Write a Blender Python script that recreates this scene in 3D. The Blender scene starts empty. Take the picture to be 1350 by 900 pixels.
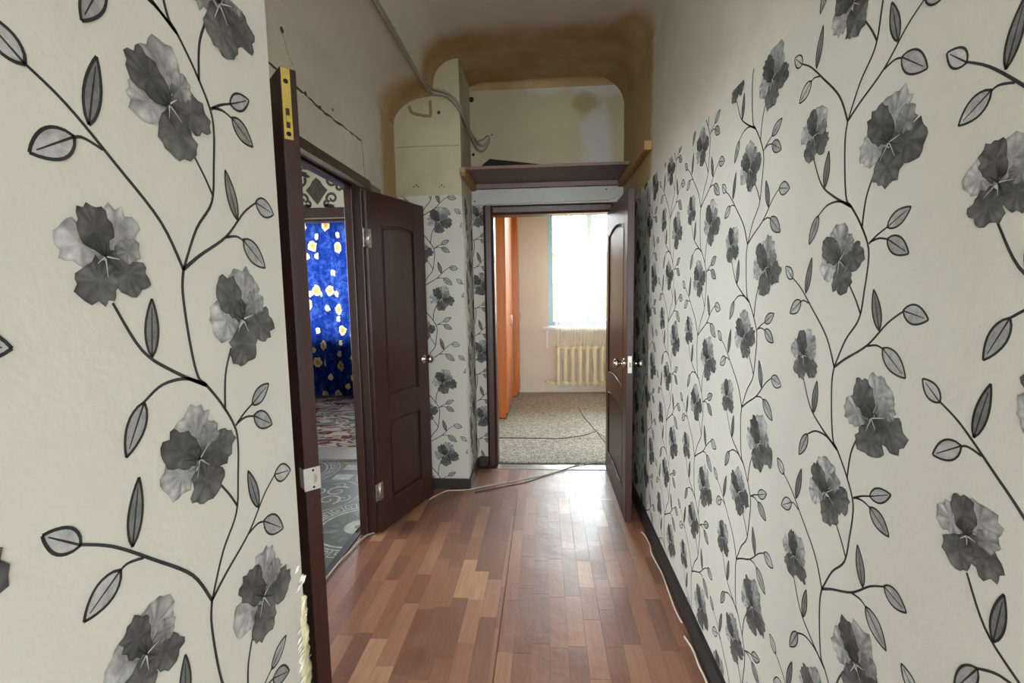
import bpy, bmesh, math, random
from mathutils import Vector, Matrix

# ------------------------------------------------------------------ camera, world, exposure
S = bpy.context.scene
COL = S.collection
S.view_settings.view_transform = 'Standard'
S.view_settings.look = 'None'
S.view_settings.gamma = 1.0
S.view_settings.use_curve_mapping = False
S.view_settings.exposure = 1.75
S.cycles.diffuse_bounces = 7
S.cycles.max_bounces = 14
S.cycles.transparent_max_bounces = 16
S.cycles.sample_clamp_indirect = 6.0
S.cycles.caustics_reflective = False
S.cycles.caustics_refractive = False

def set_camera():
    f, pitch, yaw, roll, h = 620.0, 5.9, 4.0, 0.9, 1.39
    p, y, r = [math.radians(v) for v in (pitch, yaw, roll)]
    fwd = Vector((-math.sin(y)*math.cos(p), math.cos(y)*math.cos(p), -math.sin(p)))
    r0 = Vector((math.cos(y), math.sin(y), 0)); u0 = r0.cross(fwd)
    right = r0*math.cos(r) - u0*math.sin(r); up = u0*math.cos(r) + r0*math.sin(r)
    cd = bpy.data.cameras.new('camera'); cd.sensor_width = 36.0; cd.sensor_fit = 'HORIZONTAL'
    cd.lens = f/1350.0*36.0; cd.clip_start = 0.02
    cam = bpy.data.objects.new('camera', cd); COL.objects.link(cam)
    m = Matrix((right, up, -fwd)).transposed().to_4x4(); m.translation = Vector((0, 0, h))
    cam.matrix_world = m
    S.camera = cam
set_camera()

SKY = 9.0
w = bpy.data.worlds.new('overcast_sky'); S.world = w; w.use_nodes = True
bgn = w.node_tree.nodes['Background']
bgn.inputs[0].default_value = (0.93, 0.97, 1.0, 1); bgn.inputs[1].default_value = SKY

def portal(name, loc, sx, sz, toward):
    l = bpy.data.lights.new(name, 'AREA'); l.shape = 'RECTANGLE'; l.size = sx; l.size_y = sz
    l.cycles.is_portal = True
    o = bpy.data.objects.new(name, l); COL.objects.link(o); o.location = loc
    o.rotation_euler = {'-Y': (-math.pi/2, 0, 0), '+Y': (math.pi/2, 0, 0), '+X': (math.pi/2, 0, -math.pi/2)}[toward]
portal('daylight_portal_far_room', (1.17, 6.93, 1.78), 2.24, 1.72, '-Y')
portal('daylight_portal_left_room', (-3.0, 6.79, 1.69), 1.8, 1.64, '-Y')
portal('daylight_portal_left_room_side_offscreen', (-3.64, 2.3, 1.65), 1.4, 1.5, '+X')
portal('daylight_portal_hall_offscreen', (0, -3.44, 1.55), 2.3, 1.8, '+Y')
portal('daylight_portal_hall_corner_offscreen', (-2.2, -3.44, 1.55), 1.6, 1.8, '+Y')  # serves the added fill window in the hall corner
portal('daylight_portal_hall_side_offscreen', (2.3, -3.44, 1.55), 1.7, 1.8, '+Y')  # serves the added fill window at the side of the hall

# ------------------------------------------------------------------ helpers
def s2l(c): return c/12.92 if c <= 0.04045 else ((c+0.055)/1.055)**2.4
def rgb(r, g, b): return (s2l(r/255), s2l(g/255), s2l(b/255), 1)

class NT:
    def __init__(s, name, rough=0.6, spec=0.5):
        s.m = bpy.data.materials.new(name); s.m.use_nodes = True
        s.t = s.m.node_tree; s.b = s.t.nodes['Principled BSDF']
        s.out = s.t.nodes['Material Output']
        s.b.inputs['Roughness'].default_value = rough
        s.b.inputs['Specular IOR Level'].default_value = spec
    def n(s, typ, ins=None, **kw):
        nd = s.t.nodes.new(typ)
        for k, v in kw.items(): setattr(nd, k, v)
        for k, v in (ins or {}).items(): s.set(nd.inputs[k], v)
        return nd
    def set(s, sock, v):
        if isinstance(v, bpy.types.NodeSocket): s.t.links.new(v, sock)
        else: sock.default_value = v
    def math(s, op, a, b=0.0, c=None):
        ins = {0: a, 1: b}
        if c is not None: ins[2] = c
        return s.n('ShaderNodeMath', ins, operation=op).outputs[0]
    def pos(s):
        g = s.n('ShaderNodeNewGeometry'); x = s.n('ShaderNodeSeparateXYZ', {0: g.outputs['Position']})
        return g.outputs['Position'], x.outputs[0], x.outputs[1], x.outputs[2]
    def objco(s): return s.n('ShaderNodeTexCoord').outputs['Object']
    def noise(s, vec, scale=5, detail=3, rough=0.55, dist=0.0, stretch=None):
        if stretch: vec = s.n('ShaderNodeMapping', {'Vector': vec, 'Scale': stretch}).outputs[0]
        return s.n('ShaderNodeTexNoise', {'Vector': vec, 'Scale': scale, 'Detail': detail, 'Roughness': rough, 'Distortion': dist}).outputs['Fac']
    def step(s, v, a, b, lo=0.0, hi=1.0):
        return s.n('ShaderNodeMapRange', {0: v, 1: a, 2: b, 3: lo, 4: hi}, interpolation_type='SMOOTHSTEP').outputs[0]
    def mix(s, f, a, b, mode='MIX'):
        nd = s.n('ShaderNodeMix', None, data_type='RGBA', blend_type=mode)
        s.set(nd.inputs[0], f); s.set(nd.inputs[6], a); s.set(nd.inputs[7], b)
        return nd.outputs[2]
    def ramp(s, f, stops, interp='LINEAR'):
        nd = s.n('ShaderNodeValToRGB', {0: f}); nd.color_ramp.interpolation = interp
        e = nd.color_ramp.elements
        while len(e) < len(stops): e.new(0.5)
        for i, (p, c) in enumerate(stops): e[i].position = p; e[i].color = c
        return nd.outputs[0]
    def bump(s, h, strength=0.2, dist=0.01):
        s.set(s.b.inputs['Normal'], s.n('ShaderNodeBump', {'Height': h, 'Strength': strength, 'Distance': dist}).outputs[0])
    def base(s, c): s.set(s.b.inputs['Base Color'], c); return s

def plain(name, c, rough=0.5, metal=0.0, var=0.12, scale=30, bump=0.0, stretch=None):
    t = NT(name, rough); co = t.objco()
    nz = t.noise(co, scale, 4, 0.6, 0, stretch)
    dark = tuple(v*(1-var*2) for v in c[:3])+(1,); lite = tuple(min(1, v*(1+var*2)) for v in c[:3])+(1,)
    t.base(t.mix(nz, dark, lite)); t.b.inputs['Metallic'].default_value = metal
    if bump: t.bump(nz, bump, 0.004)
    return t.m

def link(o, parent=None, **props):
    COL.objects.link(o)
    if parent is not None: o.parent = parent
    for k, v in props.items(): o[k] = v
    return o
def thing(name, label, cat, loc=(0, 0, 0), rz=0.0, group=None, kind=None):
    o = bpy.data.objects.new(name, None); o.empty_display_size = 0.05
    o.location = loc; o.rotation_euler = (0, 0, rz)
    o['label'] = label; o['category'] = cat
    if group: o['group'] = group
    if kind: o['kind'] = kind
    return link(o)
def tag(o, label, cat, group=None, kind=None):
    o['label'] = label; o['category'] = cat
    if group: o['group'] = group
    if kind: o['kind'] = kind
    return o

class MB:
    def __init__(s): s.v = []; s.f = []; s.c = []
    def add(s, vs, fs, col=None):
        k = len(s.v); s.v += [tuple(p) for p in vs]; s.f += [tuple(i+k for i in q) for q in fs]
        if col is not None: s.c += col if isinstance(col, list) else [col]*len(vs)
        return s
    def box(s, x0, x1, y0, y1, z0, z1):
        return s.add([(x, y, z) for z in (z0, z1) for y in (y0, y1) for x in (x0, x1)],
                     [(0, 2, 3, 1), (4, 5, 7, 6), (0, 1, 5, 4), (2, 6, 7, 3), (0, 4, 6, 2), (1, 3, 7, 5)])
    def prism(s, poly, y0, y1, axis='y'):
        n = len(poly)
        def P(a, b, c): return (a, c, b) if axis == 'y' else ((c, a, b) if axis == 'x' else (a, b, c))
        vs = [P(a, b, y0) for a, b in poly] + [P(a, b, y1) for a, b in poly]
        return s.add(vs, [tuple(range(n)), tuple(range(2*n-1, n-1, -1))] + [(i, i+n, (i+1) % n+n, (i+1) % n) for i in range(n)])
    def tube(s, pts, r, n=8, smooth_steps=0):
        pts = [Vector(p) for p in pts]
        if smooth_steps: pts = catmull(pts, smooth_steps)
        rs = r if isinstance(r, (list, tuple)) else [r]*len(pts)
        vs = []; fs = []; ref = Vector((0.31, 0.2, 0.93))
        for i, p in enumerate(pts):
            t = (pts[min(i+1, len(pts)-1)]-pts[max(i-1, 0)]).normalized()
            a = t.cross(ref)
            if a.length < 1e-3: a = t.cross(Vector((1, 0, 0)))
            a.normalize(); b = t.cross(a)
            for k in range(n):
                q = 2*math.pi*k/n; vs.append(p+(a*math.cos(q)+b*math.sin(q))*rs[i])
        for i in range(len(pts)-1):
            for k in range(n):
                fs.append((i*n+k, i*n+(k+1) % n, (i+1)*n+(k+1) % n, (i+1)*n+k))
        fs.append(tuple(range(n-1, -1, -1))); fs.append(tuple(range((len(pts)-1)*n, len(pts)*n)))
        return s.add(vs, fs)
    def lathe(s, prof, c, axis='y', n=20):
        vs = []; fs = []
        for d, r in prof:
            for k in range(n):
                q = 2*math.pi*k/n; a, b = r*math.cos(q), r*math.sin(q)
                vs.append({'y': (c[0]+a, c[1]+d, c[2]+b), 'x': (c[0]+d, c[1]+a, c[2]+b), 'z': (c[0]+a, c[1]+b, c[2]+d)}[axis])
        for i in range(len(prof)-1):
            for k in range(n):
                fs.append((i*n+k, i*n+(k+1) % n, (i+1)*n+(k+1) % n, (i+1)*n+k))
        fs.append(tuple(range(n-1, -1, -1))); fs.append(tuple(range((len(prof)-1)*n, len(prof)*n)))
        return s.add(vs, fs)
    def mesh(s, name, mat, smooth=False, fix=True):
        me = bpy.data.meshes.new(name); me.from_pydata(s.v, [], s.f)
        if fix:
            bm = bmesh.new(); bm.from_mesh(me); bmesh.ops.recalc_face_normals(bm, faces=bm.faces); bm.to_mesh(me); bm.free()
        if s.c:
            at = me.color_attributes.new('Col', 'FLOAT_COLOR', 'POINT')
            for i, c in enumerate(s.c): at.data[i].color = (c, c, c, 1) if not isinstance(c, tuple) else c
        if smooth:
            for p in me.polygons: p.use_smooth = True
        me.materials.append(mat); me.update()
        return me
    def build(s, name, mat, parent=None, smooth=False, bevel=0.0, fix=True, **props):
        o = bpy.data.objects.new(name, s.mesh(name, mat, smooth, fix))
        if bevel:
            b = o.modifiers.new('bevel', 'BEVEL'); b.width = bevel; b.segments = 2; b.limit_method = 'ANGLE'
        if smooth == 'auto': pass
        return link(o, parent, **props)

def catmull(pts, k):
    out = []
    P = [pts[0]]+list(pts)+[pts[-1]]
    for i in range(1, len(P)-2):
        for j in range(k):
            t = j/k; a, b, c, d = P[i-1], P[i], P[i+1], P[i+2]
            out.append(0.5*((2*b)+(c-a)*t+(2*a-5*b+4*c-d)*t*t+(3*b-a-3*c+d)*t**3))
    out.append(pts[-1])
    return out
def struct(name, mb, mat, label, cat, **kw):
    o = mb.build(name, mat, **kw); tag(o, label, cat, kind='structure'); return o
def B(*a): return MB().box(*a)

# ------------------------------------------------------------------ materials
WHITE = (1, 1, 1, 1)
PAPER = rgb(196, 192, 181)
def paper_wall(name, top, plaster, plaster2, stain_y=None, paper=PAPER, top_axis_noise=True):
    t = NT(name, 0.75, 0.25)
    p, x, y, z = t.pos()
    n1 = t.noise(p, 2.2, 4, 0.6); n2 = t.noise(p, 9, 5, 0.65); n3 = t.noise(p, 90, 3)
    pl = t.mix(t.step(n1, 0.35, 0.7), plaster, plaster2)
    if stain_y:
        f = t.step(t.math('ADD', y, t.math('MULTIPLY', t.math('SUBTRACT', n2, 0.5), 0.10)), stain_y-0.04, stain_y+0.06)
        f = t.math('MULTIPLY', f, t.step(n1, 0.15, 0.6, 0.65, 1.0))
        pl = t.mix(f, pl, rgb(170, 144, 106))
    pa = t.mix(t.math('MULTIPLY', n2, 0.35), paper, tuple(v*0.86 for v in paper[:3])+(1,))
    if top is None: col = pl
    else:
        zz = t.math('ADD', z, t.math('MULTIPLY', t.math('SUBTRACT', n2, 0.5), 0.03))
        col = t.mix(t.step(zz, top-0.002, top+0.002), pa, pl)
    t.base(col); t.bump(t.math('ADD', n2, t.math('MULTIPLY', n3, 0.15)), 0.25, 0.008)
    return t.m
M = {}
M['wall_right'] = paper_wall('plaster_over_floral_wallpaper_right', 2.01, rgb(194, 184, 171), rgb(206, 196, 184), 2.74)
M['wall_left'] = paper_wall('bare_plaster_left', None, rgb(206, 196, 184), rgb(194, 184, 171), 2.95)
M['wall_near'] = paper_wall('floral_wallpaper_near_left', 1.86, rgb(205, 200, 192), rgb(190, 185, 178))
M['pier'] = paper_wall('pier_plaster_over_wallpaper', 2.055, rgb(190, 180, 156), rgb(172, 162, 136))
def far_plaster():
    t = NT('far_wall_patched_plaster', 0.8, 0.2)
    p, x, y, z = t.pos()
    n1 = t.noise(p, 2.6, 5, 0.6); n2 = t.noise(p, 8, 5, 0.6)
    pl = t.mix(n1, rgb(188, 176, 150), rgb(168, 158, 134))
    def blob(cx, cz, rx, rz, soft=0.35):
        dx = t.math('DIVIDE', t.math('SUBTRACT', x, cx), rx); dz = t.math('DIVIDE', t.math('SUBTRACT', z, cz), rz)
        d = t.math('SQRT', t.math('ADD', t.math('MULTIPLY', dx, dx), t.math('MULTIPLY', dz, dz)))
        d = t.math('ADD', d, t.math('MULTIPLY', t.math('SUBTRACT', n2, 0.5), 1.3))
        return t.step(d, 1-soft, 1+soft, 1, 0)
    f = t.math('MAXIMUM', blob(0.40, 2.50, 0.10, 0.30), t.math('MAXIMUM', blob(0.02, 2.93, 0.13, 0.07), blob(0.42, 2.90, 0.2, 0.08)))
    pl = t.mix(t.math('MULTIPLY', f, 0.75), pl, rgb(192, 190, 190))
    pl = t.mix(t.math('MULTIPLY', blob(0.32, 2.78, 0.10, 0.08), 0.6), pl, rgb(150, 126, 84))
    zz = t.math('ADD', z, t.math('MULTIPLY', t.math('SUBTRACT', n2, 0.5), 0.02))
    t.base(t.mix(t.step(zz, 2.118, 2.122), PAPER, pl)); t.bump(n2, 0.25, 0.008)
    return t.m
M['wall_far'] = far_plaster()
def ceiling_mat():
    t = NT('whitewashed_ceiling_with_brown_stain', 0.85, 0.2)
    p, x, y, z = t.pos()
    n1 = t.noise(p, 1.6, 4, 0.6); n2 = t.noise(p, 7, 5, 0.6)
    wh = t.mix(n1, rgb(206, 196, 184), rgb(194, 184, 171))
    f = t.step(t.math('ADD', t.math('ADD', y, t.step(x, 0.38, 0.58, 0.0, 0.22)), t.math('MULTIPLY', t.math('SUBTRACT', n2, 0.5), 0.09)), 2.84, 3.03)
    st = t.mix(t.step(t.noise(p, 3, 4, 0.6), 0.3, 0.7), rgb(160, 130, 90), rgb(184, 160, 126))
    t.base(t.mix(f, wh, st)); t.bump(n2, 0.2, 0.008)
    return t.m
M['ceiling'] = ceiling_mat()
M['plain_wall'] = plain('beige_painted_wall', rgb(224, 216, 205), 0.8, var=0.04, scale=4)
M['hall_wall'] = plain('pale_hall_wall', rgb(208, 204, 194), 0.8, var=0.04, scale=4)
M['white_ceiling'] = plain('white_room_ceiling', rgb(222, 218, 210), 0.85, var=0.03, scale=4)
M['print'] = None
def print_mat(name, tint):
    t = NT(name, 0.7, 0.25)
    a = t.n('ShaderNodeVertexColor'); a.layer_name = 'Col'
    p, x, y, z = t.pos()
    n = t.noise(p, 60, 4, 0.7); n2 = t.noise(p, 18, 3, 0.6)
    c = t.mix(1.0, a.outputs[0], t.ramp(n, [(0.3, (0.72, 0.72, 0.72, 1)), (0.7, (1.25, 1.25, 1.25, 1))]), 'MULTIPLY')
    c = t.mix(1.0, c, t.ramp(n2, [(0.35, (0.8, 0.8, 0.8, 1)), (0.65, (1.15, 1.15, 1.15, 1))]), 'MULTIPLY')
    t.base(t.mix(1.0, c, tint, 'MULTIPLY'))
    return t.m
M['print'] = print_mat('grey_floral_print_ink', (1.0, 0.985, 0.95, 1))
def wood_dark(name, c1, c2, rough):
    t = NT(name, rough, 0.5); co = t.objco()
    g = t.noise(co, 3.0, 5, 0.6, 0.6, (14, 14, 0.9))
    t.base(t.ramp(g, [(0.3, c1), (0.7, c2)])); t.bump(g, 0.08, 0.002)
    return t.m
M['door'] = wood_dark('dark_mahogany_laminate', rgb(52, 28, 22), rgb(66, 37, 29), 0.36)
M['frame'] = wood_dark('dark_brown_door_frame', rgb(50, 28, 22), rgb(64, 36, 29), 0.35)
M['shelf'] = wood_dark('dark_brown_shelf_board', rgb(108, 82, 76), rgb(120, 93, 85), 0.5)
M['batten'] = wood_dark('raw_pine_batten', rgb(146, 112, 74), rgb(172, 136, 92), 0.7)
M['wardrobe'] = wood_dark('orange_brown_veneer', rgb(196, 104, 42), rgb(214, 122, 56), 0.35)
M['black_base'] = plain('black_brown_painted_baseboard', rgb(38, 32, 30), 0.5, var=0.2, scale=14)
M['steel'] = plain('worn_steel', rgb(190, 186, 176), 0.35, 0.9, 0.15, 60)
M['strike'] = plain('white_galvanised_plate', rgb(205, 202, 194), 0.45, 0.35, 0.1, 40)
M['chrome'] = plain('polished_nickel', rgb(215, 208, 198), 0.16, 1.0, 0.04, 20)
M['brass'] = plain('yellow_brass', rgb(226, 202, 112), 0.32, 0.85, 0.1, 50)
M['dark'] = plain('dark_hole', rgb(24, 20, 18), 0.9, var=0.2)
M['crack'] = plain('dirty_crack', rgb(70, 56, 44), 0.9, var=0.3, scale=60)
M['stain_line'] = plain('brown_water_mark', rgb(140, 118, 86), 0.9, var=0.2, scale=40)
M['foam'] = plain('yellowed_mounting_foam', rgb(176, 164, 130), 0.85, var=0.12, scale=60, bump=0.6)
M['torn'] = plain('torn_white_paper', rgb(230, 226, 216), 0.8, var=0.06, scale=60)
M['white_board'] = plain('grey_white_painted_board', rgb(176, 174, 168), 0.55, var=0.04, scale=12)
M['cable'] = plain('dusty_grey_cable', rgb(150, 138, 126), 0.6, var=0.1)
M['white_wire'] = plain('dusty_white_wire', rgb(200, 192, 180), 0.5, var=0.08)
M['black_wire'] = plain('thin_black_wire', rgb(34, 30, 30), 0.5, var=0.1)
M['cream'] = plain('cream_radiator_paint', rgb(246, 236, 208), 0.4, var=0.04, scale=14)
M['blue_frame'] = plain('pale_blue_window_paint', rgb(176, 204, 218), 0.45, var=0.04, scale=10)
M['white_paint'] = plain('white_gloss_paint', rgb(230, 228, 222), 0.4, var=0.03, scale=10)
M['facade'] = plain('yellow_ochre_facade', rgb(128, 108, 74), 0.85, var=0.06, scale=0.8)
M['facade_orange'] = plain('orange_curtained_window', rgb(96, 62, 30), 0.6, var=0.15, scale=1.2)
M['ground'] = plain('grey_yard_ground', rgb(150, 148, 138), 0.9, var=0.1, scale=0.5)
M['grey_strip'] = plain('worn_grey_threshold_strip', rgb(150, 146, 142), 0.3, 0.4, var=0.08, scale=20)
M['green_scrap'] = plain('greenish_board_scrap', rgb(128, 122, 96), 0.8, var=0.12, scale=30)
def plank_mat():
    t = NT('plank_print_linoleum', 0.25, 0.6); t.b.inputs['Coat Weight'].default_value = 0.25; t.b.inputs['Coat Roughness'].default_value = 0.42
    oi = t.n('ShaderNodeObjectInfo'); p, x, y, z = t.pos()
    r = oi.outputs['Random']
    tone = t.ramp(r, [(0.0, rgb(116, 76, 58)), (0.24, rgb(124, 80, 61)), (0.45, rgb(138, 91, 70)), (0.66, rgb(150, 104, 80)), (0.86, rgb(172, 128, 96))], 'CONSTANT')
    off = t.n('ShaderNodeVectorMath', {0: p, 1: t.n('ShaderNodeCombineXYZ', {0: t.math('MULTIPLY', r, 37.0), 1: t.math('MULTIPLY', r, 11.0), 2: 0.0}).outputs[0]}, operation='ADD').outputs[0]
    g = t.noise(off, 5.0, 5, 0.6, 0.5, (16, 1.1, 1))
    c = t.mix(1.0, tone, t.ramp(g, [(0.3, (0.82, 0.80, 0.78, 1)), (0.7, (1.16, 1.14, 1.1, 1))]), 'MULTIPLY')
    wear = t.noise(p, 2.5, 5, 0.65)
    c = t.mix(t.math('MULTIPLY', t.step(wear, 0.3, 0.8), 0.22), c, rgb(150, 118, 104))
    t.base(c)
    t.set(t.b.inputs['Roughness'], t.step(t.noise(p, 5, 4, 0.6), 0.25, 0.8, 0.35, 0.50))
    wav = t.math('ADD', t.noise(p, 7, 3, 0.5), t.math('MULTIPLY', t.noise(p, 45, 3, 0.6), 0.16))
    t.bump(wav, 0.30, 0.014)
    return t.m
M['plank'] = plank_mat()
def carpet_mat(name, c1, c2, c3):
    t = NT(name, 0.95, 0.1); p, x, y, z = t.pos()
    a = t.noise(p, 20, 3, 0.7, 0.2, (5, 1.2, 1)); b = t.noise(p, 20, 3, 0.7, 0.2, (1.2, 4, 1)); n = t.noise(p, 3, 3)
    w_ = t.math('MULTIPLY', t.math('ADD', a, b), 0.5)
    c = t.ramp(w_, [(0.38, c1), (0.5, c2), (0.62, c3)])
    t.base(t.mix(t.math('MULTIPLY', n, 0.3), c, c1)); t.bump(w_, 0.5, 0.008)
    return t.m
M['carpet'] = carpet_mat('grey_looped_carpet', rgb(112, 107, 98), rgb(174, 169, 158), rgb(226, 222, 212))
def rug_mat():
    t = NT('multicolour_rug_pile', 0.95, 0.1); p, x, y, z = t.pos()
    pp = t.n('ShaderNodeMapping', {'Vector': p, 'Scale': (1.0, 1.9, 1)}).outputs[0]
    n = t.noise(pp, 3.0, 2, 0.5, 0.9); n2 = t.noise(pp, 5, 2, 0.5, 0.8)
    c = t.ramp(n, [(0.0, rgb(120, 96, 92)), (0.36, rgb(116, 60, 62)), (0.43, rgb(186, 172, 160)), (0.50, rgb(112, 92, 110)), (0.54, rgb(206, 196, 182)), (0.60, rgb(74, 112, 114)), (0.66, rgb(168, 120, 84))], 'CONSTANT')
    t.base(t.mix(t.step(n2, 0.58, 0.62), c, rgb(210, 202, 190))); t.bump(t.noise(p, 160, 2), 0.4, 0.006)
    return t.m
M['rug'] = rug_mat()
M['lino_grey'] = plain('dark_grey_olive_linoleum', rgb(76, 73, 60), 0.35, var=0.1, scale=16)
M['plank_pale'] = wood_dark('pale_grey_worn_plank', rgb(136, 130, 122), rgb(168, 162, 154), 0.4)
M['damask_base'] = plain('silver_damask_wallpaper', rgb(206, 202, 190), 0.7, var=0.03, scale=10)
M['damask_print'] = print_mat('green_grey_damask_print', (0.98, 1.0, 0.9, 1))
def glass_mat():
    t = NT('window_glass', 0.0)
    tr = t.n('ShaderNodeBsdfTransparent', {0: (0.95, 0.98, 0.98, 1)}); gl = t.n('ShaderNodeBsdfGlossy', {'Roughness': 0.02})
    fr = t.n('ShaderNodeFresnel', {0: 1.3})
    t.set(t.out.inputs[0], t.n('ShaderNodeMixShader', {0: fr.outputs[0], 1: tr.outputs[0], 2: gl.outputs[0]}).outputs[0])
    return t.m
M['glass'] = glass_mat()
def tulle_mat():
    t = NT('cream_tulle', 0.8); co = t.objco()
    tr = t.n('ShaderNodeBsdfTransparent', {0: WHITE})
    col = rgb(252, 248, 232)
    tl = t.n('ShaderNodeBsdfTranslucent', {0: col}); df = t.n('ShaderNodeBsdfDiffuse', {0: col})
    cl = t.n('ShaderNodeMixShader', {0: 0.55, 1: df.outputs[0], 2: tl.outputs[0]})
    n = t.noise(co, 4, 3, 0.6, 0.0, (9, 1, 0.3))
    t.set(t.out.inputs[0], t.n('ShaderNodeMixShader', {0: t.step(n, 0.3, 0.75, 0.10, 0.36), 1: tr.outputs[0], 2: cl.outputs[0]}).outputs[0])
    return t.m
M['tulle'] = tulle_mat()
def blue_curtain_mat():
    t = NT('blue_curtain_with_golden_roses', 0.8)
    uv = t.n('ShaderNodeTexCoord').outputs['UV']
    def roses(scale, rad, offs):
        v0 = t.n('ShaderNodeMapping', {'Vector': uv, 'Location': offs, 'Scale': (1, 0.82, 1)}).outputs[0]
        wob = t.n('ShaderNodeTexNoise', {'Vector': uv, 'Scale': 20.0, 'Detail': 3.0})
        v1 = t.n('ShaderNodeVectorMath', {0: v0, 1: t.n('ShaderNodeVectorMath', {0: wob.outputs['Color'], 'Scale': 0.06}, operation='SCALE').outputs[0]}, operation='ADD').outputs[0]
        vo = t.n('ShaderNodeTexVoronoi', {'Vector': v1, 'Scale': scale, 'Randomness': 0.8}, voronoi_dimensions='2D')
        return vo.outputs['Distance'], t.step(vo.outputs['Distance'], rad, rad*0.88)
    d1, f1 = roses(3.3, 0.20, (0.13, 0.3, 0)); d2, f2 = roses(3.9, 0.14, (1.37, 0.9, 0))
    f = t.math('MAXIMUM', f1, f2)
    n = t.math('ADD', t.math('MULTIPLY', t.noise(uv, 14, 5, 0.65, 0.8), 0.65), t.math('MULTIPLY', t.noise(uv, 4, 2, 0.5, 0.3, (2.5, 0.7, 1)), 0.35))  # stretched noise paints dark fold shading into the blue
    blue = t.ramp(n, [(0.3, rgb(10, 18, 64)), (0.5, rgb(26, 50, 128)), (0.75, rgb(80, 112, 178))])
    gold = t.mix(t.step(d1, 0.06, 0.15), rgb(206, 148, 76), rgb(230, 210, 160))
    c = t.mix(f, blue, gold)
    tl = t.n('ShaderNodeBsdfTranslucent', {0: c}); df = t.n('ShaderNodeBsdfDiffuse', {0: c})
    t.set(t.out.inputs[0], t.n('ShaderNodeMixShader', {0: 0.42, 1: df.outputs[0], 2: tl.outputs[0]}).outputs[0])
    return t.m
M['blue_curtain'] = blue_curtain_mat()

# ------------------------------------------------------------------ the shell
H = 2.95
wall_right = struct('wall_right', B(0.6, 0.72, 0.2, 3.68, -0.1, H+0.1), M['wall_right'], 'long corridor wall with black flower wallpaper below lilac-grey plaster', 'wall')
mb = MB()
mb.box(-1.08, -1.0, 0.85, 1.50, -0.1, 3.0); mb.box(-1.08, -1.0, 2.605, 3.68, -0.1, 3.0); mb.box(-1.08, -1.0, 1.50, 2.605, 2.035, 3.0)
wall_left = struct('wall_left', mb, M['wall_left'], 'bare cream plaster wall around the double door', 'wall')
wall_near = struct('wall_near_left', B(-1.12, -0.485, 0.2, 0.85, -0.1, H+0.1), M['wall_near'], 'near wall corner with floral wallpaper and torn foam edge', 'wall')
wall_pier = struct('wall_pier', B(-1.0, -0.55, 3.23, 3.68, -0.1, H+0.05), M['pier'], 'square plaster pier with flower wallpaper below, behind the open dark leaf', 'wall')
mb = MB(); mb.box(-1.12, -0.41, 3.68, 3.80, -0.1, H+0.1); mb.box(0.51, 2.52, 3.68, 3.80, -0.1, H+0.1); mb.box(-0.41, 0.51, 3.68, 3.80, 2.01, H+0.1)
wall_far = struct('wall_far', mb, M['wall_far'], 'far corridor wall with patched cream plaster above the doorway', 'wall')

def ceiling():
    prof = []
    for i in range(9):
        a = math.pi/2*i/8; prof.append((-1.0+0.26*(1-math.cos(a)), 2.52+0.175*math.sin(a)))
    prof += [(-0.735, 2.72)]
    for i in range(9):
        a = math.pi/2*i/8; prof.append((-0.725+0.16*(1-math.cos(a)), 2.76+0.165*math.sin(a)))
    prof += [(-0.45, 2.945), (0.0, 2.95), (0.40, 2.95)]
    for i in range(1, 9):
        a = math.pi/2*i/8; prof.append((0.40+0.2*math.sin(a), 2.75+0.2*math.cos(a)))
    mb = MB(); vs = []; ys = [0.85+0.12*i for i in range(24)]+[3.68]
    for y in ys: vs += [(x, y, z) for x, z in prof]
    n = len(prof); fs = [(j*n+i, j*n+i+1, (j+1)*n+i+1, (j+1)*n+i) for j in range(len(ys)-1) for i in range(n-1)]
    mb.add(vs, fs)
    o = mb.build('ceiling', M['ceiling'], smooth=True); tag(o, 'corridor ceiling with rounded corners and brown water stain', 'ceiling', kind='structure')
    return o
ceiling_o = ceiling()
struct('ceiling_slab', B(-1.12, 0.72, 0.85, 3.80, 3.0, 3.1), M['white_ceiling'], 'concrete slab above the corridor ceiling', 'ceiling')
# small cove between far wall and ceiling
mb = MB()
for i in range(7):
    a = math.pi/2*i/6; mb.v += [(xx, 3.63+0.05*math.sin(a), 2.90+0.05*math.cos(a)) for xx in (-0.55, 0.6)]
mb.f = [(2*i, 2*i+1, 2*i+3, 2*i+2) for i in range(6)]
mb.build('cove', M['ceiling'], ceiling_o, smooth=True)

# hall behind the camera
mb = MB(); mb.box(-3.32, -3.2, -3.4, 0.3, -0.1, 3.05); mb.box(3.4, 3.52, -3.4, 0.3, -0.1, 3.05); mb.box(-3.2, -1.12, 0.2, 0.3, -0.1, 3.05); mb.box(0.72, 3.4, 0.2, 0.3, -0.1, 3.05)
struct('wall_hall', mb, M['hall_wall'], 'pale walls of the hall behind the corridor', 'wall')
mb = MB(); mb.box(-3.32, -3.0, -3.4, -3.0, -0.1, 3.05); mb.box(-1.4, -1.15, -3.4, -3.0, -0.1, 3.05); mb.box(1.15, 1.45, -3.4, -3.0, -0.1, 3.05); mb.box(3.15, 3.52, -3.4, -3.0, -0.1, 3.05)
for a, b in ((-3.0, -1.4), (-1.15, 1.15), (1.45, 3.15)): mb.box(a, b, -3.4, -3.0, -0.1, 0.65); mb.box(a, b, -3.4, -3.0, 2.45, 3.05)
struct('wall_hall_window', mb, M['hall_wall'], 'pale hall wall holding the wide window', 'wall')
struct('ceiling_hall', MB().box(-3.32, 3.52, -3.4, 0.3, 2.95, 3.05).box(-1.12, 0.72, 0.3, 0.85, 2.95, 3.05), M['white_ceiling'], 'white ceiling of the hall behind the corridor', 'ceiling')
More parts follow.
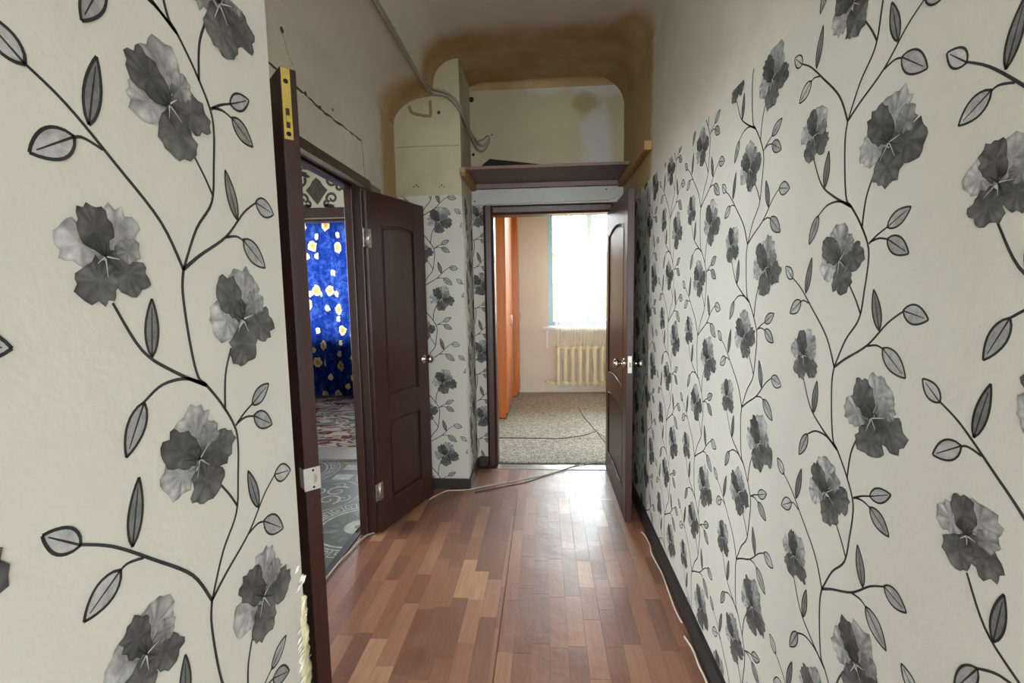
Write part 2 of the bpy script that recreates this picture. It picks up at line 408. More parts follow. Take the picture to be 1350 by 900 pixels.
# far room
struct('wall_far_room_left', B(-1.12, -1.0, 3.80, 6.90, -0.1, 3.05), M['plain_wall'], 'side wall of the far room behind the wardrobes', 'wall')
struct('wall_far_room_right', B(2.4, 2.52, 3.80, 6.90, -0.1, 3.05), M['plain_wall'], 'bare side wall of the far room', 'wall')
mb = MB(); mb.box(-1.0, 0.05, 6.48, 6.90, -0.1, 3.05); mb.box(2.29, 2.4, 6.48, 6.90, -0.1, 3.05); mb.box(0.05, 2.29, 6.48, 6.90, -0.1, 0.90); mb.box(0.05, 2.29, 6.48, 6.90, 2.64, 3.05)
struct('wall_far_room_window', mb, M['plain_wall'], 'beige far room wall around the bright window', 'wall')
struct('ceiling_far_room', B(-1.12, 2.52, 3.80, 6.90, 2.95, 3.05), M['white_ceiling'], 'white ceiling of the far room', 'ceiling')
struct('floor_far_room', B(-1.12, 2.52, 3.74, 6.90, -0.1, -0.012), M['lino_grey'], 'floor slab under the far room carpet', 'floor')
# left rooms
mb = MB(); mb.box(-3.6, -3.2, 0.88, 1.6, -0.1, 3.05); mb.box(-3.6, -3.2, 3.0, 3.95, -0.1, 3.05); mb.box(-3.6, -3.2, 1.6, 3.0, -0.1, 0.9); mb.box(-3.6, -3.2, 1.6, 3.0, 2.4, 3.05); mb.box(-3.2, -1.12, 0.88, 1.0, -0.1, 3.05)
struct('wall_left_room', mb, M['hall_wall'], 'pale walls of the dim room behind the double door', 'wall')
mb = MB(); mb.box(-4.72, -2.75, 3.95, 4.07, -0.1, 3.05); mb.box(-1.40, -1.12, 3.95, 4.07, -0.1, 3.05); mb.box(-2.75, -1.40, 3.95, 4.07, 2.04, 3.05)
wall_damask = struct('wall_damask', mb, M['damask_base'], 'damask papered wall above the inner dark doorway', 'wall')
mb = MB(); mb.box(-4.72, -4.6, 4.07, 6.75, -0.1, 3.05)
for a, b, c, d in ((-4.6, -3.9, -0.1, 3.05), (-2.1, -1.12, -0.1, 3.05), (-3.9, -2.1, -0.1, 0.87), (-3.9, -2.1, 2.51, 3.05)):
    mb.box(a, b, 6.35, 6.75, c, d)
struct('wall_curtain_room', mb, M['hall_wall'], 'outer wall behind the blue rose curtain', 'wall')
struct('ceiling_left_rooms', B(-4.72, -1.12, 0.88, 6.75, 2.95, 3.05), M['white_ceiling'], 'white ceiling of the rooms behind the double door', 'ceiling')
struct('floor_left_rooms', B(-4.72, -1.12, 0.88, 6.75, -0.1, -0.012), M['lino_grey'], 'floor slab of the rooms behind the double door', 'floor')
struct('ground_yard', B(-40, 40, -40, 60, -3.3, -3.2), M['ground'], 'grey yard ground outside the windows', 'ground')

# ------------------------------------------------------------------ corridor floor
floor = struct('floor', MB().box(-1.12, 0.72, 0.85, 3.74, -0.1, -0.005).box(-3.32, 3.52, -3.4, 0.3, -0.1, -0.005).box(-1.12, 0.72, 0.3, 0.85, -0.1, -0.005), M['crack'], 'corridor floor of reddish brown plank print linoleum', 'floor')
PW = 0.0718
unit = B(-0.5, 0.5, -0.5, 0.5, -1.0, 0.0).mesh('plank', M['plank'])
rnd = random.Random(11)
rest = MB()
def plank(x0, x1, y0, y1, z):
    o = bpy.data.objects.new('plank', unit); o.location = ((x0+x1)/2, (y0+y1)/2, z)
    o.scale = (x1-x0-0.0006, y1-y0-0.0006, 0.004); link(o, floor)
def lay(xa, xb, ya, yb, z, k0):
    k = math.floor((xa-k0)/PW)
    while k0+k*PW < xb-0.004:
        x0, x1 = max(xa, k0+k*PW), min(xb, k0+(k+1)*PW); k += 1
        if x1-x0 < 0.004: continue
        y = ya-rnd.uniform(0, 0.3)
        while y < yb:
            l = rnd.choice((0.22, 0.27, 0.31, 0.36, 0.40)); a, b = max(ya, y), min(yb, y+l); y += l
            if b-a < 0.01: continue
            if b > 1.25: plank(x0, x1, a, b, z)
            else: rest.box(x0+0.0003, x1-0.0003, a+0.0003, b-0.0003, z-0.004, z)
lay(-1.085, -0.197, 0.86, 3.60, 0.0, -0.288)
lay(-0.194, 0.60, 0.86, 3.073, 0.004, -0.205)
lay(-0.197, 0.60, 3.079, 3.60, 0.0, -0.30)
lay(-0.485, 0.60, 0.19, 0.86, 0.0, -0.288)
r_ = rest.build('plank_field', M['plank'], floor); r_['kind'] = 'stuff'
for (x0, x1, ya, yb) in ((-3.2, 3.38, -3.0, 0.19),):
    mb = MB(); x = x0
    while x < x1:
        y = ya-rnd.uniform(0, 0.3)
        while y < yb:
            l = rnd.choice((0.27, 0.31, 0.36, 0.40)); a, b = max(ya, y), min(yb, y+l); y += l
            if b-a > 0.01: mb.box(x, x+PW-0.0006, a, b-0.0006, -0.004, 0.0)
        x += PW
    h_ = mb.build('plank_field', M['plank'], floor); h_['kind'] = 'stuff'
struct('trim_1', B(-0.385, 0.50, 3.59, 3.69, -0.004, 0.006), M['grey_strip'], 'worn grey threshold strip at the far doorway', 'threshold', bevel=0.003)
struct('dark_gap_strip', B(-1.125, -1.085, 1.55, 2.56, -0.006, 0.006), M['black_base'], 'black strip standing in for the dark gap at the double door', 'threshold')  # black colour stands in for the dark gap between the floor coverings

# baseboards
struct('baseboard_right', MB().prism([(0.60, 0.0), (0.572, 0.0), (0.572, 0.045), (0.585, 0.07), (0.60, 0.072)], 0.22, 3.66), M['black_base'], 'black baseboard along the flower wallpaper wall', 'baseboard')
struct('baseboard_pier', MB().box(-0.98, -0.535, 3.212, 3.23, 0, 0.07).box(-0.55, -0.535, 3.23, 3.66, 0, 0.07), M['black_base'], 'black baseboard around the plaster pier', 'baseboard', bevel=0.003)
struct('baseboard_far', B(-0.535, -0.465, 3.655, 3.68, 0, 0.075), M['black_base'], 'short black baseboard beside the far door casing', 'baseboard', bevel=0.003)

# ------------------------------------------------------------------ wallpaper print
class Print:
    def __init__(s, fn, clip): s.fn = fn; s.clip = clip; s.mb = MB()
    def poly(s, pts, cols, lay):
        # clip a convex polygon with colours to the paper rectangle
        P = [(u, v, c) for (u, v), c in zip(pts, cols)]
        u0, u1, v0, v1 = s.clip
        for ax, lim, sg in ((0, u0, 1), (0, u1, -1), (1, v0, 1), (1, v1, -1)):
            Q = []
            for i in range(len(P)):
                a, b = P[i-1], P[i]; da, db = (a[ax]-lim)*sg, (b[ax]-lim)*sg
                if (da >= 0) != (db >= 0):
                    t = da/(da-db); Q.append(tuple(a[k]+(b[k]-a[k])*t for k in range(3)))
                if db >= 0: Q.append(b)
            P = Q
            if len(P) < 3: return
        s.mb.add([s.fn(u, v, 0.0003+lay*0.00008) for u, v, c in P], [tuple(range(len(P)))], [c for u, v, c in P])
    def line(s, pts, w0, w1, tone, lay, k=5):
        pts = catmull([Vector((u, v, 0)) for u, v in pts], k) if k else [Vector((u, v, 0)) for u, v in pts]
        n = len(pts); L = []
        for i, p in enumerate(pts):
            t = (pts[min(i+1, n-1)]-pts[max(i-1, 0)]); t = t.normalized() if t.length > 1e-9 else Vector((1, 0, 0))
            w_ = (w0+(w1-w0)*i/(n-1))/2; q = Vector((-t.y, t.x, 0))*w_
            L.append((p+q, p-q))
        for i in range(n-1):
            s.poly([L[i][0][:2], L[i][1][:2], L[i+1][1][:2], L[i+1][0][:2]], [tone]*4, lay)
    def leaf(s, a, b, wid, fill, tone=0.03, lw=0.0035, vein=True, lay=3):
        a, b = Vector((a[0], a[1])), Vector((b[0], b[1])); d = b-a; L = d.length; d /= L; q = Vector((-d.y, d.x))
        N = 9; up = []; dn = []
        for i in range(N+1):
            t = i/N; h = wid/2*math.sin(math.pi*t**0.85)**0.85 if 0 < t < 1 else 0
            c = a+d*(L*t); up.append(c+q*h); dn.append(c-q*h)
        for i in range(N):
            s.poly([tuple(up[i]), tuple(dn[i]), tuple(dn[i+1]), tuple(up[i+1])], [fill]*4, lay)
        if lw:
            s.line([tuple(p) for p in up], lw, lw, tone, lay+2, 0); s.line([tuple(p) for p in dn], lw, lw, tone, lay+2, 0)
            if vein: s.line([tuple(a), tuple(a+d*L*0.85)], lw*0.8, lw*0.4, tone, lay+2, 0)
    def petal(s, c, ang, r0, L, W, tone, rd, lay):
        cx, cy = c; d = (math.cos(ang), math.sin(ang)); q = (-d[1], d[0])
        N = 26; ctr = (cx+d[0]*(r0+L*0.42), cy+d[1]*(r0+L*0.42))
        wob = [1+rd.uniform(-0.16, 0.16) for _ in range(N)]; stk = [rd.uniform(0.5, 1.6) for _ in range(N)]
        rings = []
        for rr, tm in ((0.0, 0.9), (0.45, 0.95), (0.8, 1.15), (1.0, 0.8)):
            ring = []
            for i in range(N):
                t = 2*math.pi*i/N; ex = math.cos(t)*L*0.56; ey = math.sin(t)*W*0.5*(1.0+0.22*math.cos(t))
                k = rr*(wob[i] if rr > 0.5 else 1)
                inner = 1-0.55*max(0.0, -math.cos(t))*rr
                ring.append(((ctr[0]+(d[0]*ex+q[0]*ey)*k, ctr[1]+(d[1]*ex+q[1]*ey)*k), max(0.02, tone*tm*inner*stk[i]**(0.3+rr*0.7))))
            rings.append(ring)
        for j in range(3):
            for i in range(N):
                A, B_, C, D = rings[j][i], rings[j][(i+1) % N], rings[j+1][(i+1) % N], rings[j+1][i]
                if j == 0: s.poly([A[0], C[0], D[0]], [A[1], C[1], D[1]], lay)
                else: s.poly([A[0], B_[0], C[0], D[0]], [A[1], B_[1], C[1], D[1]], lay)
    def flower(s, u, v, R, rot, rd):
        k = R/0.09
        for i, (a, r0, L, W, tone) in enumerate(((178, 0.012, 0.066, 0.064, 0.31), (78, 0.008, 0.080, 0.074, 0.27), (126, 0.010, 0.072, 0.056, 0.075), (-14, 0.012, 0.076, 0.062, 0.085), (-92, 0.014, 0.064, 0.072, 0.10), (36, 0.024, 0.044, 0.042, 0.20))):
            s.petal((u, v), math.radians(a+rot), r0*k, L*k, W*k, tone, rd, 6+i)
        for a in (-60, -30, 20, 60, 100, 150, -120):
            t = math.radians(a+rot+rd.uniform(-10, 10)); l = rd.uniform(0.018, 0.034)*k
            s.line([(u, v), (u+math.cos(t)*l, v+math.sin(t)*l)], 0.003*k, 0.0008*k, 0.45 if a in (-60, 20, -120) else 0.02, 14, 0)
    def tile(s, u, v, sc, rd, mirror=1):
        def T(p): return (u+mirror*p[0]*sc, v+p[1]*sc)
        def TL(l): return [T(p) for p in l]
        lw = 0.0046*sc; g = 0.035
        s.line(TL([(-0.12, -0.404), (-0.089, -0.345), (-0.052, -0.3), (-0.041, -0.243), (-0.035, -0.189), (-0.041, -0.158), (-0.066, -0.117), (-0.094, -0.083), (-0.11, -0.066), (-0.12, -0.014), (-0.125, 0.053), (-0.12, 0.086)]), lw, lw*1.1, g, 1)
        s.line(TL([(-0.12, -0.404), (-0.152, -0.344), (-0.213, -0.284), (-0.264, -0.238), (-0.306, -0.212)]), lw*1.2, lw*0.7, g, 1)
        s.leaf(T((-0.300, -0.216)), T((-0.336, -0.186)), 0.026*sc, 0.40)
        s.line(TL([(-0.226, -0.274), (-0.25, -0.268), (-0.266, -0.276)]), lw*0.8, lw*0.7, g, 1)
        s.leaf(T((-0.258, -0.270)), T((-0.306, -0.300)), 0.03*sc, 0.40)
        s.leaf(T((-0.240, -0.252)), T((-0.222, -0.172)), 0.020*sc, 0.16)
        s.line(TL([(-0.233, 0.042), (-0.199, -0.018), (-0.153, -0.052), (-0.094, -0.083)]), lw*0.8, lw*1.2, g, 1)
        s.leaf(T((-0.186, -0.028)), T((-0.178, 0.046)), 0.020*sc, 0.16)
        s.line(TL([(-0.094, -0.083), (-0.131, -0.066), (-0.173, -0.066), (-0.204, -0.082)]), lw*1.2, lw*0.8, g, 1)
        s.leaf(T((-0.204, -0.082)), T((-0.236, -0.142)), 0.026*sc, 0.28)
        s.line(TL([(-0.09, -0.23), (-0.065, -0.263), (-0.049, -0.289)]), lw*0.8, lw, g, 1)
        s.line(TL([(-0.037, -0.16), (-0.015, -0.146), (0.012, -0.134)]), lw, lw*0.7, g, 1)
        s.leaf(T((0.008, -0.136)), T((0.060, -0.110)), 0.026*sc, 0.32)
        s.line(TL([(-0.034, -0.157), (-0.01, -0.153), (0.014, -0.158)]), lw, lw*0.7, g, 1)
        s.leaf(T((0.010, -0.156)), T((0.062, -0.186)), 0.030*sc, 0.27)
        s.line(TL([(-0.034, -0.034), (-0.052, -0.075), (-0.059, -0.129)]), lw*0.9, lw*1.1, g, 1)
        s.line(TL([(-0.12, -0.404), (-0.086, -0.382), (-0.025, -0.348), (0.024, -0.303), (0.062, -0.279)]), lw*1.3, lw*0.7, g, 1)
        s.leaf(T((0.058, -0.280)), T((0.112, -0.292)), 0.032*sc, 0.36)
        s.leaf(T((0.005, -0.318)), T((-0.016, -0.244)), 0.022*sc, 0.18)
        s.line(TL([(-0.025, -0.349), (0.0, -0.345), (0.018, -0.350)]), lw, lw*0.7, g, 1)
        s.leaf(T((0.016, -0.348)), T((0.074, -0.392)), 0.034*sc, 0.30)
        s.flower(*T((0, 0.01)), 0.090*sc, 0, rd); s.flower(*T((-0.121, -0.185)), 0.080*sc, 18, rd); s.flower(*T((-0.237, 0.095)), 0.066*sc, -20, rd)
    def build(s, parent, name='floral_print', mat=None):
        o = s.mb.build(name, mat or M['print'], parent, fix=False); o['kind'] = 'stuff'
        return o

def paper(parent, fn, clip, tiles, rep, sc, seed, moved={}):
    P = Print(fn, clip); rd = random.Random(seed)
    for u, v in tiles:
        k = -2
        while v+k*rep < clip[3]+0.6:
            vv = round(v+k*rep, 3); P.tile(u, moved.get(vv, vv), sc, rd); k += 1
    return P.build(parent)
paper(wall_right, lambda u, v, o: (0.6-o, -u, v), (-3.66, -0.21, 0.075, 2.012),
      [(-1.766, 0.145), (-1.335, -0.035), (-2.21, 0.172), (-2.65, -0.02), (-3.09, 0.16), (-3.53, 0.3), (-0.89, 0.16), (-0.445, -0.04)], 0.49, 1.0, 5)
paper(wall_near, lambda u, v, o: (-0.485+o, u, v), (0.205, 0.846, 0.05, 1.85), [(0.725, 0.87), (0.285, 0.68)], 0.475, 0.97, 6)
paper(wall_pier, lambda u, v, o: (u, 3.23-o, v), (-0.995, -0.552, 0.07, 2.053), [(-0.711, 0.233), (-0.24, 0.05)], 0.528, 1.077, 7, {1.289: 1.345, 1.817: 1.873, 1.106: 1.16, 1.634: 1.69})
paper(wall_pier, lambda u, v, o: (-0.55+o, u, v), (3.32, 3.66, 0.07, 2.05), [(3.36, 0.40), (3.64, 0.2)], 0.528, 1.077, 8)
paper(wall_far, lambda u, v, o: (u, 3.68-o, v), (-0.548, -0.462, 0.075, 2.06), [(-0.50, -0.14)], 0.528, 1.077, 9)

# ------------------------------------------------------------------ doors
def arch(x0, x1, z, rise, n=12): return [(x0+(x1-x0)*i/n, z+rise*math.sin(math.pi*i/n)) for i in range(n+1)]
def door_leaf(name, label, wd, h, loc, rz, margin, knob=True, curve=1.0):
    d = thing(name, label, 'door', loc, rz, kind='structure')
    t = 0.02; z0 = 0.008
    a, b = margin, wd-margin
    for x0, x1 in ((0, a), (b, wd)): B(x0, x1, -t, t, z0, h).build('stile', M['door'], d, bevel=0.0025)
    MB().prism([(a, z0), (b, z0), (b, 0.17), (a, 0.17)], -t, t).build('rail', M['door'], d)
    MB().prism(arch(a, b, 0.645, 0.025*curve)+[(b, 0.785)]+list(reversed(arch(a, b, 0.785, 0.028*curve)))[1:], -t, t).build('rail', M['door'], d)
    MB().prism(arch(a, b, 1.785, 0.04*curve)+[(b, h), (a, h)], -t, t).build('rail', M['door'], d)
    for zlo, zhi, r0, r1 in ((0.17, 0.645, 0.0, 0.025*curve), (0.785, 1.785, 0.028*curve, 0.04*curve)):
        p = MB().prism(arch(a-0.005, b+0.005, zlo-0.005, r0)+list(reversed(arch(a-0.005, b+0.005, zhi+0.005, r1))), -t+0.011, t-0.011).build('panel', M['door'], d)
        q = 0.022
        MB().prism(arch(a+q, b-q, zlo+q, r0)+list(reversed(arch(a+q, b-q, zhi-q, r1))), -t+0.005, t-0.005).build('raised_field', M['door'], p, bevel=0.004)
        for sgn in (-1, 1):
            path = arch(a+0.003, b-0.003, zlo+0.003, r0)+list(reversed(arch(a+0.003, b-0.003, zhi-0.003, r1)))
            path.append(path[0])
            MB().tube([(x, sgn*(t-0.003), z) for x, z in path], 0.0055, 6).build('molding', M['door'], p, smooth=True)
    if knob:
        kz = 0.965; kx = wd-0.055
        for sgn in (-1, 1):
            k = MB().lathe([(sgn*u, r) for u, r in ((t-0.001, 0.0), (t-0.001, 0.030), (t+0.005, 0.030), (t+0.010, 0.014), (t+0.030, 0.011), (t+0.036, 0.020), (t+0.046, 0.0265), (t+0.058, 0.0265), (t+0.068, 0.018), (t+0.071, 0.0))], (kx, 0, kz), 'y').build('knob', M['chrome'], d, smooth=True)
        pl = B(wd-0.001, wd+0.0015, -0.012, 0.012, kz-0.05, kz+0.05).build('latch_plate', M['steel'], d)
        MB().box(wd+0.001, wd+0.008, -0.007, 0.007, kz-0.012, kz+0.012).build('latch_bolt', M['chrome'], pl, bevel=0.002)
    return d
def hinge(d, x, y, z, h=0.10):
    hg = B(x-0.032, x+0.032, y-0.0015, y+0.0015, z-h/2, z+h/2).build('hinge', M['steel'], d)
    MB().lathe([(-h/2, 0.0), (-h/2, 0.007), (h/2, 0.007), (h/2, 0.0)], (x, y-0.004, z), 'z', 10).build('hinge_pin', M['steel'], hg, smooth=True)
    for sx in (-1, 1):
        for q in (-0.3, 0, 0.3):
            MB().lathe([(0, 0.004), (-0.0012, 0.0035), (-0.0012, 0)], (x+sx*0.02, y-0.0015, z+q*h), 'y', 8).build('screw', M['crack'], hg)

ang2 = math.atan2(0.533, 0.178)
off2 = Vector((-math.sin(ang2), math.cos(ang2)))*0.02
door_2 = door_leaf('door_2', 'dark brown two-panel door leaf swung open against the plaster pier', 0.562, 1.96, (-0.960+off2.x, 2.560+off2.y, 0), ang2, 0.118, curve=0.4)
hinge(door_2, -0.008, -0.0215, 1.70); hinge(door_2, -0.004, -0.0215, 0.26)
door_1 = door_leaf('door_1', 'dark leaf seen on its edge with brass flush bolt', 0.49, 1.958, (-0.980, 1.550, 0), math.atan2(-0.35, 0.344), 0.10, knob=False)
fb = B(0.4895, 0.4915, -0.017, 0.004, 1.785, 1.956).build('flush_bolt', M['brass'], door_1)
MB().box(0.4912, 0.4922, -0.011, -0.002, 1.812, 1.86).build('bolt_slot', M['crack'], fb)
MB().box(0.4915, 0.4955, -0.011, -0.002, 1.826, 1.842).build('slide_lever', M['brass'], fb, bevel=0.001)
for z in (1.798, 1.925): MB().lathe([(0, 0.0), (0, 0.006), (0.0012, 0.0055), (0.0012, 0)], (0.4915, -0.0065, z), 'x', 10).build('screw', M['dark'], fb)
sp = MB().box(0.4895, 0.4918, -0.0225, 0.021, 0.862, 0.925).box(0.455, 0.4918, -0.0232, -0.0205, 0.866, 0.921).build('strike_plate', M['strike'], door_1, bevel=0.0008)
MB().prism([(0.003+0.009*math.cos(a*math.pi/8), 0.893+0.014*math.sin(a*math.pi/8)) for a in range(-4, 5)], 0.4917, 0.4922, 'x').build('latch_hole', M['foam'], sp)
for z in (0.870, 0.917): MB().lathe([(0, 0.0), (0, 0.0035), (0.0008, 0.003), (0.0008, 0)], (0.4918, 0.002, z), 'x', 8).build('screw', M['dark'], sp)
door_3 = door_leaf('door_3', 'dark brown arched-panel door standing open along the flower wallpaper', 0.905, 1.965, (0.492, 3.648, 0), -math.pi/2, 0.125)

# double door frame
fr = thing('door_frame', 'dark brown frame of the double door in the plaster wall', 'door frame', (-1.03, 2.06, 0), kind='structure')
def fpart(name, mb, m='frame', bv=0.004, root=None):
    for i, v in enumerate(mb.v): mb.v[i] = (v[0]-root.location[0], v[1]-root.location[1], v[2])
    return mb.build(name, M[m], root, bevel=bv)
fpart('jamb', MB().box(-1.082, -0.990, 2.563, 2.604, 0, 2.03), root=fr)
fpart('door_stop', MB().box(-1.082, -1.035, 2.545, 2.563, 0, 1.965), root=fr)
fpart('jamb', MB().box(-1.082, -0.990, 1.50, 1.541, 0, 2.03), root=fr)
fpart('door_stop', MB().box(-1.082, -1.035, 1.541, 1.556, 0, 1.965), root=fr)
fpart('head', MB().box(-1.082, -0.990, 1.541, 2.563, 1.985, 2.03), root=fr)
fpart('head_stop', MB().box(-1.082, -1.035, 1.556, 2.545, 1.965, 1.985), root=fr)
fpart('casing', MB().prism([(-1.0, 1.97), (-0.982, 1.97), (-0.975, 1.985), (-0.982, 2.035), (-1.0, 2.04)], 1.44, 2.69), root=fr, bv=0)
fpart('casing', MB().box(-1.0, -0.985, 1.44, 1.505, 0, 1.97), root=fr)
gs = B(-1.0, -0.994, 2.70, 2.90, 1.965, 2.03).build('board_scrap', M['green_scrap'], bevel=0.002); tag(gs, 'small greenish board scrap stuck beside the door casing', 'board')

# far doorway casing and lining
fc = thing('door_casing', 'dark moulded casing around the far doorway', 'door casing', (0.06, 3.68, 0), kind='structure')
def cas(x0, x1, z0, z1):
    return MB().box(x0, x1, 3.655, 3.68, z0, z1)
fpart('casing', MB().prism([(-0.462, 3.68), (-0.462, 3.662), (-0.445, 3.652), (-0.405, 3.652), (-0.388, 3.664), (-0.388, 3.68)], 0, 2.055, 'z'), root=fc, bv=0)
fpart('casing', MB().prism([(0.575, 3.68), (0.575, 3.664), (0.56, 3.656), (0.52, 3.656), (0.505, 3.664), (0.505, 3.68)], 0, 2.055, 'z'), root=fc, bv=0)
fpart('head_casing', MB().prism([(3.68, 1.984), (3.664, 1.984), (3.652, 2.0), (3.652, 2.04), (3.662, 2.055), (3.68, 2.055)], -0.388, 0.505, 'x'), root=fc, bv=0)
fpart('lining', MB().box(-0.41, -0.385, 3.672, 3.80, 0, 1.984), root=fc, bv=0.002)
fpart('lining', MB().box(0.495, 0.51, 3.672, 3.80, 0, 1.984), root=fc, bv=0.002)
fpart('lining', MB().box(-0.385, 0.495, 3.672, 3.80, 1.984, 2.01), root=fc, bv=0.002)

# white board above the door
wb = MB().prism([(-0.548, 2.062), (0.50, 2.072), (0.505, 2.082), (0.535, 2.085), (0.57, 2.10), (0.595, 2.125), (0.595, 2.165), (0.575, 2.175), (-0.53, 2.175), (-0.548, 2.16)], 3.662, 3.68).build('nailed_board', M['white_board'], bevel=0.001)
tag(wb, 'grey-white board nailed above the far door casing', 'board')
for x, z in ((-0.525, 2.09), (0.47, 2.15)):
    MB().lathe([(0, 0.0), (0, 0.006), (-0.001, 0.005), (-0.001, 0)], (x, 3.662, z), 'y', 8).build('nail', M['dark'], wb)

# ------------------------------------------------------------------ shelf, battens
sh = B(-0.548, 0.598, 3.225, 3.678, 2.215, 2.235).build('shelf_board', M['shelf'], bevel=0.002); tag(sh, 'wide dark brown shelf board above the far door', 'shelf')
bl = MB().prism([(3.16, 2.215), (3.16, 2.185), (3.185, 2.165), (3.676, 2.165), (3.676, 2.215)], -0.549, -0.512, 'x').build('wooden_batten', M['batten'], bevel=0.003); tag(bl, 'short raw pine batten under the shelf on the pier', 'batten')
br = MB().box(0.556, 0.599, 2.735, 3.676, 2.165, 2.2148).build('wooden_batten', M['batten'], bevel=0.004); tag(br, 'long raw pine batten jutting from under the shelf', 'batten')
bb = MB().box(-0.51, 0.555, 3.645, 3.677, 2.178, 2.2148).build('wooden_batten', M['shelf'], bevel=0.002); tag(bb, 'dark batten under the back of the shelf', 'batten')
pp = MB().add([(-0.43, 3.26, 2.236), (-0.36, 3.60, 2.236), (0.05, 3.56, 2.2365), (0.0, 3.25, 2.2365), (-0.36, 3.26, 2.290), (-0.31, 3.60, 2.280), (0.05, 3.56, 2.2385), (0.0, 3.25, 2.2385)],
              [(0, 1, 2, 3), (4, 5, 6, 7), (0, 1, 5, 4), (1, 2, 6, 5), (2, 3, 7, 6), (3, 0, 4, 7)]).build('folder', M['dark']); tag(pp, 'flat black folder lying on the shelf board', 'folder')

# ------------------------------------------------------------------ plaster damage
def ribbon_x(pts, w_, x, parent, name, mat, seed=0):
    rd = random.Random(seed); P = [Vector((x, y, z)) for y, z in pts]; P = [p for p in P]
    vs = []; fs = []; Q = []
    for i in range(len(P)-1):
        for k in range(8): Q.append(P[i].lerp(P[i+1], k/8)+Vector((0, 0, rd.uniform(-0.003, 0.003))))
    Q.append(P[-1])
    for i, p in enumerate(Q):
        t = (Q[min(i+1, len(Q)-1)]-Q[max(0, i-1)]).normalized(); n = Vector((0, -t.z, t.y))*w_*rd.uniform(0.3, 1.2)/2
        vs += [p+n, p-n]
    fs = [(2*i, 2*i+1, 2*i+3, 2*i+2) for i in range(len(Q)-1)]
    return MB().add(vs, fs).build(name, mat, parent)
ribbon_x([(1.60, 2.245), (1.95, 2.238), (2.2, 2.225), (2.45, 2.235), (2.625, 2.236)], 0.011, -0.9985, wall_left, 'crack', M['crack'], 1)
ribbon_x([(2.63, 2.24), (2.645, 2.15), (2.655, 2.04)], 0.008, -0.9985, wall_left, 'crack', M['crack'], 2)
ribbon_x([(1.86, 2.40), (1.90, 2.33), (1.93, 2.31)], 0.005, -0.9985, wall_left, 'crack', M['stain_line'], 3)
def hole(parent, p, r, axis, mat='dark'):
    MB().lathe([(-0.001, 0), (-0.001, r), (0.001, r*0.9), (0.001, 0)], p, axis, 9).build('dowel_hole', M[mat], parent)
for y, z, r in ((1.86, 2.41, 0.012), (2.28, 2.27, 0.007), (2.15, 2.232, 0.009), (2.02, 2.24, 0.01)): hole(wall_left, (-0.9985, y, z), r, 'x', 'crack')
for x, z, r in ((-0.985, 2.60, 0.011), (-0.69, 2.59, 0.012), (-0.86, 2.125, 0.005), (-0.875, 2.115, 0.005), (-0.847, 2.115, 0.005), (-0.685, 2.12, 0.005), (-0.70, 2.108, 0.004), (-0.67, 2.108, 0.004)): hole(wall_pier, (x, 3.2285, z), r, 'y', 'crack')
for x, z, r in ((-0.385, 2.58, 0.006), (-0.535, 2.84, 0.02), (-0.53, 2.44, 0.012)): hole(wall_far, (x, 3.6785, z), r, 'y')
def ribbon_y(pts, w_, y, parent, name, mat):
    P = catmull([Vector((x, 0, z)) for x, z in pts], 6); vs = []
    for i, p in enumerate(P):
        t = (P[min(i+1, len(P)-1)]-P[max(0, i-1)]).normalized(); n = Vector((-t.z, 0, t.x))*w_/2
        vs += [(p.x+n.x, y, p.z+n.z), (p.x-n.x, y, p.z-n.z)]
    return MB().add(vs, [(2*i, 2*i+1, 2*i+3, 2*i+2) for i in range(len(P)-1)]).build(name, mat, parent)
ribbon_y([(-0.89, 2.64), (-0.875, 2.60), (-0.84, 2.585), (-0.76, 2.57), (-0.745, 2.59), (-0.747, 2.67)], 0.02, 3.2288, wall_pier, 'water_mark', M['stain_line'])
ribbon_y([(-0.99, 2.375), (-0.8, 2.378), (-0.56, 2.375)], 0.004, 3.2288, wall_pier, 'seam_line', M['stain_line'])
ribbon_y([(-0.53, 2.255), (0.0, 2.262), (0.55, 2.252)], 0.006, 3.6785, wall_far, 'seam_line', M['crack'])

# foam at torn near wall edge
rd = random.Random(4)
mb = MB(); n = 90
vs = []
for i in range(n):
    z = 0.04+0.76*i/(n-1); wv = (0.026+0.008*math.sin(i*0.7))*min(1.0, (n-1-i)/22)+0.004
    for dx, dy in ((0.0002, -1.0), (0.003, -0.85), (0.006, -0.6), (0.007, -0.3), (0.006, 0.0), (0.002, 0.25), (-0.02, 0.3)):
        yy = 0.848+dy*wv*(1+rd.uniform(-0.3, 0.3)) if dy < 0 else 0.848+0.012*dy*(1+rd.uniform(-0.6, 0.6))
        vs.append((-0.485+dx*(1+rd.uniform(-0.6, 0.6)), yy, z+rd.uniform(-0.003, 0.003)))
fs = [(i*7+k, i*7+k+1, (i+1)*7+k+1, (i+1)*7+k) for i in range(n-1) for k in range(6)]
mb.add(vs, fs).build('mounting_foam', M['foam'], wall_near, smooth=True, label='yellowed foam in the torn wallpaper edge')
for i in range(60):
    z = 0.30+0.56*rd.random(); y = 0.848-rd.uniform(0.024, 0.036) if rd.random() < 0.7 else 0.850
    if z > 0.74: y = 0.848-rd.uniform(0, 0.022)
    a, l = rd.uniform(-0.5, 0.5), rd.uniform(0.008, 0.018); wv = rd.uniform(0.0025, 0.005)
    MB().add([(-0.483, y-wv, z), (-0.480, y+wv, z+0.004), (-0.477, y+wv*0.8+a*0.01, z+l), (-0.480, y-wv*0.6, z+l*0.8),
              (-0.484, y-wv, z), (-0.480, y+wv, z+0.004)], [(0, 1, 2, 3), (3, 2, 5, 4)]).build('torn_paper', M['torn'], wall_near)

